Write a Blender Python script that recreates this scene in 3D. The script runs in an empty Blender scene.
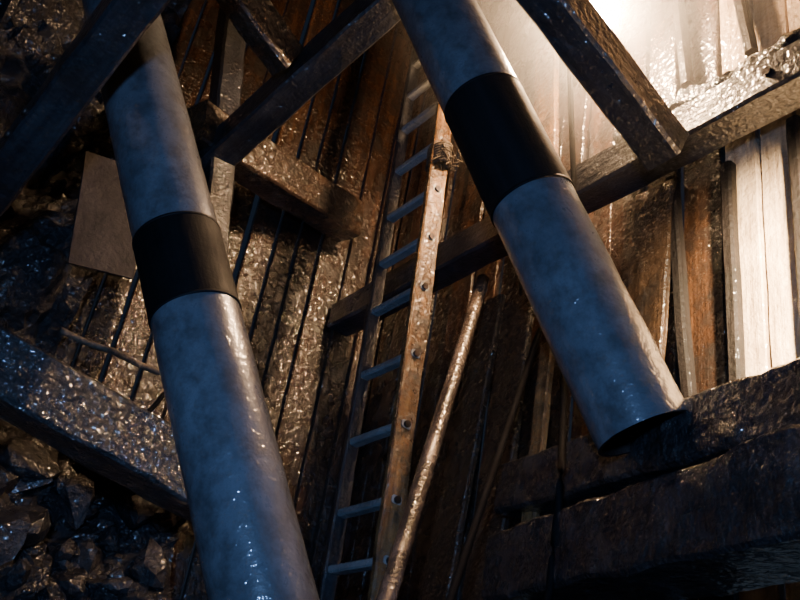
import bpy, bmesh, math, random
from mathutils import Vector, Matrix, noise
random.seed(4)
# Shaft coordinates in metres: X across the shaft, Y towards the back wall, Z up; eye point is the origin.
AZ,PI_,RO=math.radians(32),math.radians(29),math.radians(10)
F=Vector((math.sin(AZ)*math.cos(PI_),math.cos(AZ)*math.cos(PI_),math.sin(PI_)))
R0=Vector((math.cos(AZ),-math.sin(AZ),0)); U0=R0.cross(F)
R=R0*math.cos(RO)+U0*math.sin(RO); U=-R0*math.sin(RO)+U0*math.cos(RO)
V=lambda *a: Vector(a)
# ---------------- materials
def mat_base(name):
    m=bpy.data.materials.new(name); m.use_nodes=True
    nt=m.node_tree; b=nt.nodes['Principled BSDF']; return m,nt,b
def grain(name,c1,c2,c3,rlo=.15,rhi=.4,bump=.7,ux=1.2,vx=22,fine=40,metal=0,spec=.4,coat=0,coords='UV',mudc=(.006,.005,.004),mud=.88,isl=.35,dist=.016,fw=.6,gsc=5,wet=.017,crough=.09):
    m,nt,b=mat_base(name); N=nt.nodes; L=nt.links
    tc=N.new('ShaderNodeTexCoord'); mp=N.new('ShaderNodeMapping'); mp.inputs['Scale'].default_value=(ux,vx,vx)
    L.new(tc.outputs[coords],mp.inputs['Vector'])
    n1=N.new('ShaderNodeTexNoise'); n1.inputs['Scale'].default_value=1; n1.inputs['Detail'].default_value=8; n1.inputs['Roughness'].default_value=.65
    L.new(mp.outputs[0],n1.inputs['Vector'])
    cr=N.new('ShaderNodeValToRGB'); e=cr.color_ramp.elements
    e[0].position=.3; e[0].color=(*c1,1); e[1].position=.72; e[1].color=(*c3,1); x=e.new(.5); x.color=(*c2,1)
    L.new(n1.outputs['Fac'],cr.inputs[0])
    n2=N.new('ShaderNodeTexNoise'); n2.inputs['Scale'].default_value=gsc; n2.inputs['Detail'].default_value=9; n2.inputs['Roughness'].default_value=.75
    L.new(tc.outputs['Object'],n2.inputs['Vector'])
    mr=N.new('ShaderNodeMapRange'); mr.inputs[1].default_value=.42; mr.inputs[2].default_value=.62; mr.inputs[3].default_value=0; mr.inputs[4].default_value=mud
    L.new(n2.outputs['Fac'],mr.inputs[0])
    mx=N.new('ShaderNodeMix'); mx.data_type='RGBA'; mx.inputs[7].default_value=(*mudc,1)
    L.new(mr.outputs[0],mx.inputs[0]); L.new(cr.outputs[0],mx.inputs[6])
    ge=N.new('ShaderNodeNewGeometry'); m2=N.new('ShaderNodeMapRange'); m2.inputs[3].default_value=1-isl; m2.inputs[4].default_value=1+isl
    L.new(ge.outputs['Random Per Island'],m2.inputs[0])
    hs=N.new('ShaderNodeHueSaturation'); L.new(m2.outputs[0],hs.inputs['Value']); L.new(mx.outputs[2],hs.inputs['Color'])
    L.new(hs.outputs[0],b.inputs['Base Color'])
    n3=N.new('ShaderNodeTexNoise'); n3.inputs['Scale'].default_value=fine; n3.inputs['Detail'].default_value=3; n3.inputs['Roughness'].default_value=.6
    L.new(tc.outputs['Object'],n3.inputs['Vector'])
    m3=N.new('ShaderNodeMapRange'); m3.inputs[1].default_value=.35; m3.inputs[2].default_value=.65; m3.inputs[3].default_value=rlo; m3.inputs[4].default_value=rhi
    L.new(n2.outputs['Fac'],m3.inputs[0]); L.new(m3.outputs[0],b.inputs['Roughness'])
    ad=N.new('ShaderNodeMath'); ad.operation='MULTIPLY_ADD'; ad.inputs[1].default_value=fw
    L.new(n3.outputs['Fac'],ad.inputs[0]); L.new(n1.outputs['Fac'],ad.inputs[2])
    a2=N.new('ShaderNodeMath'); a2.operation='ADD'; L.new(ad.outputs[0],a2.inputs[0]); L.new(n2.outputs['Fac'],a2.inputs[1])
    bp=N.new('ShaderNodeBump'); bp.inputs['Strength'].default_value=bump; bp.inputs['Distance'].default_value=dist
    L.new(a2.outputs[0],bp.inputs['Height']); L.new(bp.outputs[0],b.inputs['Normal'])
    b.inputs['Metallic'].default_value=metal; b.inputs['Specular IOR Level'].default_value=spec
    b.inputs['Coat Weight'].default_value=coat; b.inputs['Coat Roughness'].default_value=crough
    if coat:   # water film with beads and runs
        n4=N.new('ShaderNodeTexNoise'); n4.inputs['Scale'].default_value=fine*.8; n4.inputs['Detail'].default_value=1.2; n4.inputs['Roughness'].default_value=.5
        L.new(tc.outputs['Object'],n4.inputs['Vector'])
        b4=N.new('ShaderNodeBump'); b4.inputs['Strength'].default_value=1; b4.inputs['Distance'].default_value=wet
        L.new(n4.outputs['Fac'],b4.inputs['Height']); L.new(b4.outputs[0],b.inputs['Coat Normal'])
        b.inputs['Coat IOR'].default_value=1.6
    return m
M={}
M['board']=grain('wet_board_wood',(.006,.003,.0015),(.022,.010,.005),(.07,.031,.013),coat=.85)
M['pale_lit']=grain('pale_lit_wet_board',(.22,.145,.085),(.46,.34,.22),(.66,.52,.37),coat=1,mud=.45,mudc=(.09,.05,.028),isl=.15)  # board colour lightened further so the strongly lit strip burns out
M['timber']=grain('dark_wet_timber',(.007,.0078,.0092),(.016,.0175,.020),(.034,.035,.038),coat=.6,rlo=.25,rhi=.5,dist=.013,fine=55)
M['batten']=grain('dark_batten_wood',(.004,.003,.0025),(.008,.006,.005),(.016,.012,.010),coat=.08,rlo=.5,rhi=.7,spec=.12)
M['brown']=grain('brown_timber',(.010,.006,.0033),(.027,.015,.008),(.062,.036,.019),coat=.9)
M['rail']=grain('ladder_rail_wood',(.04,.019,.007),(.14,.07,.025),(.31,.175,.066),coat=.7,mud=.97,mudc=(.012,.007,.004),isl=.1,gsc=9)
M['paint']=grain('grey_painted_steel',(.06,.068,.08),(.09,.1,.115),(.125,.138,.155),rlo=.25,rhi=.45,bump=.2,ux=2,vx=3,fine=60,coat=.7,mud=.7,mudc=(.03,.031,.033),isl=.03,dist=.007,gsc=12,wet=.006,crough=.12)
M['band']=grain('black_rubber_band',(.002,.002,.002),(.004,.004,.004),(.007,.006,.006),rlo=.55,rhi=.75,bump=.15,mud=.2,spec=.12)
M['rung']=grain('galvanised_rung',(.16,.18,.19),(.28,.3,.3),(.4,.4,.4),rlo=.2,rhi=.4,bump=.5,metal=.3,isl=.1,mud=.4)
M['pole']=grain('rusty_wet_pole',(.04,.028,.02),(.11,.08,.058),(.24,.185,.14),rlo=.12,rhi=.3,bump=.5,metal=.35,coat=.8,ux=3,vx=8,wet=.01)
M['cable']=grain('black_cable',(.003,.003,.003),(.005,.005,.005),(.008,.008,.008),rlo=.6,rhi=.8,bump=.2,spec=.03)
M['rope']=grain('old_rope',(.04,.03,.02),(.1,.075,.05),(.17,.13,.085),rlo=.5,rhi=.8,bump=.6,ux=60,vx=30,spec=.3)
M['rock']=grain('wet_rock',(.008,.008,.009),(.02,.02,.021),(.045,.041,.038),bump=.9,ux=5,vx=5,fine=40,coords='Object',coat=.3,isl=0,dist=.03,wet=.02,crough=.22)
M['stone']=grain('wet_stone',(.009,.009,.010),(.022,.022,.024),(.055,.05,.045),bump=.8,ux=9,vx=9,fine=36,coords='Object',coat=.4,isl=.5,dist=.025,mud=.6,wet=.016,crough=.18)
M['mud']=grain('wet_mud',(.010,.0105,.012),(.021,.0215,.023),(.045,.044,.042),bump=.9,ux=2,vx=12,fine=42,coat=.9,isl=.1,dist=.025,wet=.03)
M['sheet']=grain('weathered_sheet',(.008,.007,.008),(.013,.011,.012),(.02,.018,.018),rlo=.5,rhi=.7,bump=.4,mud=.6,ux=3,vx=3,spec=.25)
M['iron']=grain('dark_iron',(.02,.016,.014),(.05,.035,.03),(.09,.06,.04),rlo=.3,rhi=.5,bump=.3,metal=.6)
gm,nt,b=mat_base('lamp_glass'); b.inputs['Base Color'].default_value=(1,.9,.7,1)
b.inputs['Emission Color'].default_value=(1,.62,.33,1); b.inputs['Emission Strength'].default_value=1900
M['glow']=gm
# ---------------- builder
class B:
    def __init__(s,name): s.n=name; s.bm=bmesh.new(); s.uv=s.bm.loops.layers.uv.new('UVMap'); s.m=[]
    def mi(s,k):
        if k not in s.m: s.m.append(k)
        return s.m.index(k)
    def sweep(s,pts,prof,mat,rough=0,up=Vector((0,0,1)),seg=.08,scale=None,cap=True,smooth=True,nf=5):
        pts=[Vector(p) for p in pts]
        if len(pts)==2:
            n=max(1,int((pts[1]-pts[0]).length/seg)); pts=[pts[0].lerp(pts[1],i/n) for i in range(n+1)]
        mi=s.mi(mat); rings=[]; L=0; ls=[]; off=Vector((random.random()*9,)*3); uo=random.random()*7; vo=random.random()*7
        for i,p in enumerate(pts):
            a=(pts[min(i+1,len(pts)-1)]-pts[max(i-1,0)]).normalized()
            sd=a.cross(up)
            if sd.length<.05: sd=a.cross(Vector((1,0,0)))
            sd.normalize(); u2=sd.cross(a)
            if i: L+=(p-pts[i-1]).length
            ls.append(L); k=scale(i/(len(pts)-1)) if scale else 1
            ring=[]
            for (x,y) in prof:
                o=sd*x*k+u2*y*k; q=p+o
                if rough: q=q+noise.noise_vector(q*nf+off)*rough+noise.noise_vector(q*nf*4+off)*rough*.4
                ring.append(s.bm.verts.new(q))
            rings.append(ring)
        n=len(prof); per=[0]
        for j in range(n): per.append(per[-1]+(Vector(prof[(j+1)%n])-Vector(prof[j])).length)
        for i in range(len(rings)-1):
            for j in range(n):
                j2=(j+1)%n
                f=s.bm.faces.new((rings[i][j],rings[i][j2],rings[i+1][j2],rings[i+1][j])); f.material_index=mi; f.smooth=smooth
                for l,(a,c) in zip(f.loops,((ls[i],per[j]),(ls[i],per[j+1]),(ls[i+1],per[j+1]),(ls[i+1],per[j]))): l[s.uv].uv=(a+uo,c+vo)
        if cap:
            for rg in (rings[0][::-1],rings[-1]):
                f=s.bm.faces.new(rg); f.material_index=mi; 
                for l,pr in zip(f.loops,prof): l[s.uv].uv=(pr[0]+uo,pr[1]+vo)
        return rings
    def beam(s,p0,p1,w,h,mat='timber',rough=.006,up=Vector((0,0,1)),seg=.08,k=3,bev=.012,smooth=False,nf=5):
        x,y=w/2,h/2; bev=min(bev,x*.4,y*.4); pr=[]
        cs=[(-x,-y),(x,-y),(x,y),(-x,y)]
        for i in range(4):
            a=Vector(cs[i]); c=Vector(cs[(i+1)%4]); d=(c-a).normalized()
            a2=a+d*bev; c2=c-d*bev
            for q in range(k+1): pr.append(tuple(a2.lerp(c2,q/k)))
        return s.sweep([p0,p1],pr,mat,rough,up,seg,smooth=smooth,nf=nf)
    def tube(s,pts,r,mat,rough=0,n=12,scale=None,seg=.1,cap=True,nf=5):
        return s.sweep(pts,[(r*math.cos(2*math.pi*i/n),r*math.sin(2*math.pi*i/n)) for i in range(n)],mat,rough,seg=seg,scale=scale,cap=cap,nf=nf)
    def ball(s,c,r,mat,seg=12,sc=(1,1,1)):
        g=bmesh.ops.create_uvsphere(s.bm,u_segments=seg,v_segments=max(6,seg//2),radius=r,matrix=Matrix.Translation(c)@Matrix.Diagonal((*sc,1)))
        mi=s.mi(mat)
        for f in {f for v in g['verts'] for f in v.link_faces}: f.material_index=mi; f.smooth=True
    def stone(s,c,r,mat):
        rot=Matrix.Rotation(random.random()*6.28,4,Vector((random.uniform(-1,1),random.uniform(-1,1),random.uniform(-1,1))).normalized())
        g=bmesh.ops.create_icosphere(s.bm,subdivisions=2,radius=r)
        cuts=[(Vector((random.uniform(-1,1),random.uniform(-1,1),random.uniform(-1,1))).normalized(),random.uniform(.35,.7)*r) for _ in range(8)]
        sc=Vector((1,random.uniform(.6,1),random.uniform(.5,.9)))
        for v in g['verts']:
            p=v.co.copy()
            for nrm,d in cuts:
                e=p.dot(nrm)-d
                if e>0: p-=nrm*e
            v.co=Vector(c)+(rot@(p*sc)).to_3d()
        mi=s.mi(mat)
        for f in {f for v in g['verts'] for f in v.link_faces}: f.material_index=mi
    def done(s,parent=None):
        bmesh.ops.recalc_face_normals(s.bm,faces=s.bm.faces[:])
        c=Vector()
        for v in s.bm.verts: c+=v.co
        c/=len(s.bm.verts)
        me=bpy.data.meshes.new(s.n)
        for v in s.bm.verts: v.co-=c
        s.bm.to_mesh(me); s.bm.free()
        for k in s.m: me.materials.append(M[k])
        o=bpy.data.objects.new(s.n,me); bpy.context.collection.objects.link(o); o.location=c
        if parent: o.parent=parent
        return o
def rdisp(p,nf=1.6):
    d=0; a=1; f=nf
    for k in range(5):
        d+=a*(abs(noise.noise(p*f+Vector((k*3.1,1,2))))*1.6-.4 if k else noise.noise(p*f)); a*=.5; f*=2.1
    return d+noise.cell(p*4.0+noise.noise_vector(p*3)*.6)*.25
def rock(name,o,u,v,nrm,nu,nv,amp,nf=1.6,mat='rock'):
    bm=bmesh.new(); o,u,v,nrm=map(Vector,(o,u,v,nrm)); g=[]
    for i in range(nu+1):
        row=[]
        for j in range(nv+1):
            p=o+u*(i/nu)+v*(j/nv)
            row.append(bm.verts.new(p+nrm*rdisp(p,nf)*amp))
        g.append(row)
    for i in range(nu):
        for j in range(nv): bm.faces.new((g[i][j],g[i+1][j],g[i+1][j+1],g[i][j+1]))
    bmesh.ops.recalc_face_normals(bm,faces=bm.faces[:])
    me=bpy.data.meshes.new(name); bm.to_mesh(me); bm.free(); me.materials.append(M[mat])
    ob=bpy.data.objects.new(name,me); bpy.context.collection.objects.link(ob); return ob
ZL=-1.5
# ---------------- shaft walls
w=B('wall_right')
y=-.4
while y<4.4:
    bw=random.choice([.16,.19,.22]); g=random.choice([.01,.018,.035])
    dx=random.uniform(-.015,.015)
    w.beam((2.53+dx,y+bw/2,ZL),(2.53+dx+random.uniform(-.01,.01),y+bw/2,6.4),.04,bw-g,'pale_lit' if y<1.62 else 'board',.005,up=Vector((0,1,0)),seg=.12,k=4,bev=.005)
    y+=bw
w.done()
w=B('wall_back')
x=.55
while x<2.5:
    bw=random.choice([.15,.18,.2]); g=random.choice([.01,.025])
    dy=random.uniform(-.025,.025)
    w.beam((x+bw/2,4.38+dy,ZL),(x+bw/2,4.38+dy,6.4),.04,bw-g,'board',.005,up=Vector((1,0,0)),seg=.12,k=4,bev=.005)
    x+=bw
w.done()
rock('rock_face',(-2.4,4.2,1.0),(3.2,0,0),(0,0,5.3),(0,-1,0),90,140,.28)
rock('rock_bank',(-2.4,3.75,ZL),(3.95,0,0),(0,.35,2.75),(0,-1,0),110,80,.25)
rock('wall_left',(-2.4,-2.6,ZL),(0,7,0),(0,0,8),(1,0,0),60,60,.3)
rock('wall_front',(-2.4,-2.6,ZL),(5.4,0,0),(0,0,8),(0,1,0),50,60,.3)
rock('floor',(-2.4,-2.6,ZL),(5.4,0,0),(0,7.4,0),(0,0,1),80,100,.12)
rock('ceiling',(-2.4,-2.6,6.35),(5.4,0,0),(0,7.4,0),(0,0,-1),40,40,.3)
rock('rock_rubble',(1.85,-.6,ZL),(.25,0,1.95),(0,4.2,0),(-1,0,.2),70,120,.18)
st=B('stone_pile')
for i in range(300):
    X=random.uniform(-.2,1.5); h=random.uniform(.45,1.0)
    p=Vector((X,3.75+.35*h,ZL+2.75*h)); p.y-=rdisp(p)*.25
    st.stone(p+Vector((0,.01,0)),random.choice([.03,.04,.06,.09,.13,.17]),'stone')
for i in range(160):
    h=random.uniform(.8,1.02); Y=random.uniform(.9,2.6)
    p=Vector((1.85+.25*h,Y,ZL+1.95*h)); p+=Vector((-1,0,.2))*rdisp(p)*.18
    st.stone(p,random.choice([.03,.04,.06,.08]),'stone')
st.done()
# ---------------- pipes (parallel raking steel pipes with black rubber bands)
pd=Vector((-.3539,.2768,.8934)).normalized()
def pipe(base,ext_dn,ext_up,t0,t1):
    b=B('steel_pipe'); a=base-pd*ext_dn; e=base+pd*ext_up; r=.15
    b.tube([a,e],r,'paint',.0025,n=64,seg=.03,cap=False,nf=6)
    b.tube([e,a],r-.012,'iron',0,n=48,seg=.3,cap=False)
    n=48; ring=lambda c,rr:[b.bm.verts.new(c+(pd.cross(Vector((0,0,1))).normalized()*math.cos(2*math.pi*i/n)+pd.cross(pd.cross(Vector((0,0,1))).normalized())*math.sin(2*math.pi*i/n))*rr) for i in range(n)]
    for c in (a,e):
        o,i2=ring(c,r),ring(c,r-.012)
        for i in range(n):
            f=b.bm.faces.new((o[i],o[(i+1)%n],i2[(i+1)%n],i2[i])); f.material_index=b.mi('iron')
    b.tube([base+pd*t0,base+pd*t1],r+.003,'band',.0008,n=48,seg=.04,cap=False)
    b.tube([base+pd*(t0-.006),base+pd*(t0+.004)],r+.0045,'band',0,n=48,cap=True,seg=.01)
    b.tube([base+pd*(t1-.004),base+pd*(t1+.006)],r+.0045,'band',0,n=48,cap=True,seg=.01)
    return b.done()
pipe(V(1.112,2.475,.719),2.5,4.2,.663,.984); pipe(V(1.993,1.692,1.074),0,4.2,.892,1.373)
# ---------------- timbers
def timber(name,a,b_,w,h,mat='timber',rough=.007,ext=(0,0),up=Vector((0,0,1)),bolts=(),smooth=False,nf=5,k=3,seg=.08):
    o=B(name); a=Vector(a); b_=Vector(b_); d=(b_-a).normalized(); a=a-d*ext[0]; b_=b_+d*ext[1]
    o.beam(a,b_,w,h,mat,rough,up=up,smooth=smooth,nf=nf,k=k,seg=seg)
    sd=d.cross(up).normalized()
    for t in bolts:
        p=a.lerp(b_,t)
        for s_ in (-1,1):
            o.tube([p+sd*s_*(w/2-.005),p+sd*s_*(w/2+.012)],.018,'iron',n=6,seg=.1)
    return o.done()
timber('cross_timber',(.198,3.344,1.81),(.293,2.381,2.162),.14,.16,'timber',ext=(.5,1),bolts=(.3,.35))
timber('cross_timber',(1.13,3.792,2.812),(1.336,2.723,3.219),.16,.17,'timber',ext=(.2,1))
timber('cross_timber',(1.128,3.188,3.018),(.73,3.083,3.145),.12,.2,'brown',ext=(0,.6))
timber('cross_timber',(2.155,4.186,3.086),(1.183,3.888,2.925),.2,.24,'brown',ext=(0,.25))
timber('wale_timber',(2.3,4.262,2.491),(2.3,1.175,2.476),.16,.17,'timber',ext=(.05,.8),bolts=(.4,.6,.75))
timber('brace_timber',(2.089,1.695,2.217),(1.396,1.671,2.503),.15,.15,'timber',ext=(0,1))
timber('sill_timber',(.366,3.12,1.064),(1.221,3.149,.925),.2,.22,'mud',.012,ext=(.8,.3))
timber('timber_post',(1.18,3.813,2.527),(1.0,3.93,3.77),.14,.14,'timber',ext=(.5,1),up=Vector((0,1,0)))
timber('ledge_timber',(2.33,2.32,1.12),(2.08,1.17,1.05),.3,.2,'mud',.014,ext=(.3,.6),nf=4,k=6,seg=.04)
timber('ledge_timber',(2.25,2.24,.80),(1.97,1.14,.77),.32,.25,'mud',.016,ext=(.3,.6),nf=4,k=6,seg=.04)
timber('mud_bank',(2.42,2.12,2.73),(2.42,1.23,2.68),.12,.17,'mud',.05,ext=(.1,.8),smooth=True,nf=9,k=6,seg=.025)
for a,b2 in (((2.47,1.90,2.94),(2.47,1.97,3.67)),((2.47,1.58,2.91),(2.47,1.64,3.40)),((2.47,1.70,1.39),(2.47,1.71,2.39)),((2.47,1.42,1.32),(2.47,1.42,2.45)),((2.47,1.90,1.42),(2.47,1.98,2.46))):
    timber('wall_batten',a,b2,.05,.05,'batten',.003,up=Vector((0,1,0)))
for i,(a,b2,ww,mt) in enumerate((((2.25,2.45,.66),(2.42,2.60,1.84),.075,'rail'),((2.32,2.76,.69),(2.44,2.84,2.17),.2,'brown'),((2.35,3.09,.71),(2.45,3.07,2.25),.2,'brown'),((2.44,2.10,1.46),(2.45,2.05,2.43),.2,'brown'),((2.40,2.68,2.56),(2.44,2.83,3.87),.16,'rail'))):
    timber('leaning_plank',a,b2,.035,ww,mt,.004,up=Vector((0,1,0)),ext=(.8 if i<3 else 0,0))
o=B('sheet_panel'); o.beam((.77,3.8,1.89),(.66,3.8,2.46),.3,.012,'sheet',.004,up=Vector((0,1,0))); o.done()
# ---------------- ladder
ld=B('ladder'); rt=V(2.052,3.164,3.312); rb=V(1.974,2.921,.66)
ax=(rt-rb).normalized(); YA=Vector((0,1,0)); wd=.4
ld.beam(rb-ax*1.6,rt,.035,.11,'rail',.005,up=Vector((1,0,0)),seg=.06)
ld.beam(rb-ax*1.6+YA*wd,rt+ax*.95+YA*wd,.035,.07,'timber',.004,up=Vector((1,0,0)))
ld.beam(rt-ax*.3+YA*.05+Vector((.05,0,0)),rt+ax*.95+YA*.05+Vector((.05,0,0)),.035,.06,'timber',.004,up=Vector((1,0,0)))
for t in [-.75,-.45,-.15,.15,.40,.74,1.09,1.46,1.76,2.07,2.41,2.74,3.02,3.30]:
    c=rb+ax*t
    ld.beam(c-YA*.02,c+YA*(wd+.02),.05,.034,'rung',.002,up=ax)
    ld.tube([c-YA*.03,c-YA*.015],.016,'iron',n=8,seg=.1)
ld.done()
rp=B('rope_coil'); rc=rb.lerp(rt,.86); pts=[]
for i in range(0,150):
    a=i*.36; pts.append(rc+ax*(-.07+i*.001)+Vector((.045*math.cos(a),.075*math.sin(a),0))*(1+.12*noise.noise(Vector((i*.3,0,0)))))
rp.tube(pts,.009,'rope',.002,n=7,nf=20)
for i in range(14):
    s0=rc+Vector((random.uniform(-.04,.05),-.07+random.uniform(-.03,.05),random.uniform(-.02,.06))); 
    rp.tube([s0+Vector((random.uniform(-.01,.01)*k,-.014*k*random.random(),-.02*k)) for k in range(6)],.003,'rope',.002,n=5)
rp.done()
o=B('metal_pole'); a=V(1.61,2.36,.52); b2=V(2.32,2.99,2.28); d=(b2-a).normalized(); o.tube([a-d*1.8,b2],.031,'pole',.002,n=24); o.tube([b2-d*.01,b2+d*.012],.026,'iron',n=24,seg=.05); o.done()
o=B('drill_rod'); a=V(1.80,2.29,.56); b2=V(2.40,2.64,1.92); d=(b2-a).normalized(); o.tube([a-d*1.5,b2],.014,'cable',.001,n=10); o.done()
def cable(name,pp,r,mat='cable',sag=.02):
    o=B(name); P=[]; pp=[Vector(p) for p in pp]
    for i in range(len(pp)-1):
        for k in range(10):
            t=k/10; P.append(pp[i].lerp(pp[i+1],t)+Vector((sag*math.sin(t*math.pi),sag*math.sin(t*math.pi),0)))
    P.append(pp[-1]); o.tube(P,r,mat,.001,n=8); return o.done()
cable('hanging_cable',[(2.0,2.06,-.6),(2.02,2.08,.56),(2.04,2.08,1.05),(2.13,2.19,1.42),(2.19,2.28,2.46),(2.03,2.25,3.48),(2.0,2.2,5.5)],.013)
cable('hose',[(.63,3.45,1.41),(.83,3.40,1.39),(1.09,3.45,1.40)],.014,'rope')
cable('hose',[(.76,3.40,1.21),(.95,3.35,1.08),(1.09,3.40,1.30)],.01)
# ---------------- lamps
def work_lamp(lp,r,mat):
    o=B('work_lamp'); o.ball(lp,r,mat,12)
    o.tube([lp+Vector((0,0,r*.9)),lp+Vector((0,0,r+.11))],r*.5,'iron',n=14,seg=.05)
    for i in range(6):
        a=i*math.pi/3; o.tube([lp+Vector((math.cos(a)*r*.5,math.sin(a)*r*.5,r)),lp+Vector((math.cos(a)*r*1.4,math.sin(a)*r*1.4,0)),lp+Vector((math.cos(a)*r*.5,math.sin(a)*r*.5,-r*1.3))],.002,'iron',n=5)
    o.tube([lp+Vector((0,0,r+.1)),lp+Vector((.05,.05,.8)),lp+Vector((.3,.1,1.5))],.008,'cable',n=8)
    return o.done()
lp=V(2.165,2.15,3.35)
work_lamp(lp,.085,'glow')
def light(n,kind,loc,tgt,e,col,**kw):
    l=bpy.data.lights.new(n,kind); l.energy=e; l.color=col
    for k,v in kw.items(): setattr(l,k,v)
    ob=bpy.data.objects.new(n,l); ob.location=loc; ob.rotation_euler=(Vector(tgt)-Vector(loc)).to_track_quat('-Z','Y').to_euler(); bpy.context.collection.objects.link(ob)
light('blue_fill','SPOT',(-.5,-.3,.4),(1.2,3,1.3),400,(.24,.47,1),spot_size=1.65,spot_blend=1,shadow_soft_size=.1)  # added blue spot beside the eye, standing in for cool daylight from behind
light('side_lamp','SPOT',(1.8,.75,1.75),(2.5,1.25,1.75),2600,(1,.76,.48),spot_size=1.2,spot_blend=.7,shadow_soft_size=.05)
# ---------------- mist plume round the lamp
bm=bmesh.new(); bmesh.ops.create_icosphere(bm,subdivisions=3,radius=1); me=bpy.data.meshes.new('mist'); bm.to_mesh(me); bm.free()
mo=bpy.data.objects.new('mist',me); mo.scale=(1.1,1.1,1.1); mo.location=lp; bpy.context.collection.objects.link(mo)
m=bpy.data.materials.new('mist'); m.use_nodes=True; nt=m.node_tree; nt.nodes.clear()
vs=nt.nodes.new('ShaderNodeVolumeScatter'); vs.inputs['Anisotropy'].default_value=.7
tc=nt.nodes.new('ShaderNodeTexCoord'); vl=nt.nodes.new('ShaderNodeVectorMath'); vl.operation='LENGTH'; nt.links.new(tc.outputs['Object'],vl.inputs[0])
mr=nt.nodes.new('ShaderNodeMapRange'); mr.inputs[1].default_value=0; mr.inputs[2].default_value=1; mr.inputs[3].default_value=.45; mr.inputs[4].default_value=0
nt.links.new(vl.outputs['Value'],mr.inputs[0]); nt.links.new(mr.outputs[0],vs.inputs['Density'])
oo=nt.nodes.new('ShaderNodeOutputMaterial'); nt.links.new(vs.outputs[0],oo.inputs['Volume']); me.materials.append(m)
# ---------------- world, camera
wd_=bpy.data.worlds.new('World'); bpy.context.scene.world=wd_; wd_.use_nodes=True
wd_.node_tree.nodes['Background'].inputs[0].default_value=(.03,.05,.09,1); wd_.node_tree.nodes['Background'].inputs[1].default_value=.2
cam=bpy.data.cameras.new('camera'); cam.lens=40.5; cam.sensor_width=36; cam.clip_start=.05
co=bpy.data.objects.new('camera',cam); bpy.context.collection.objects.link(co)
co.matrix_world=Matrix(((R.x,U.x,-F.x,0),(R.y,U.y,-F.y,0),(R.z,U.z,-F.z,0),(0,0,0,1)))
bpy.context.scene.camera=co
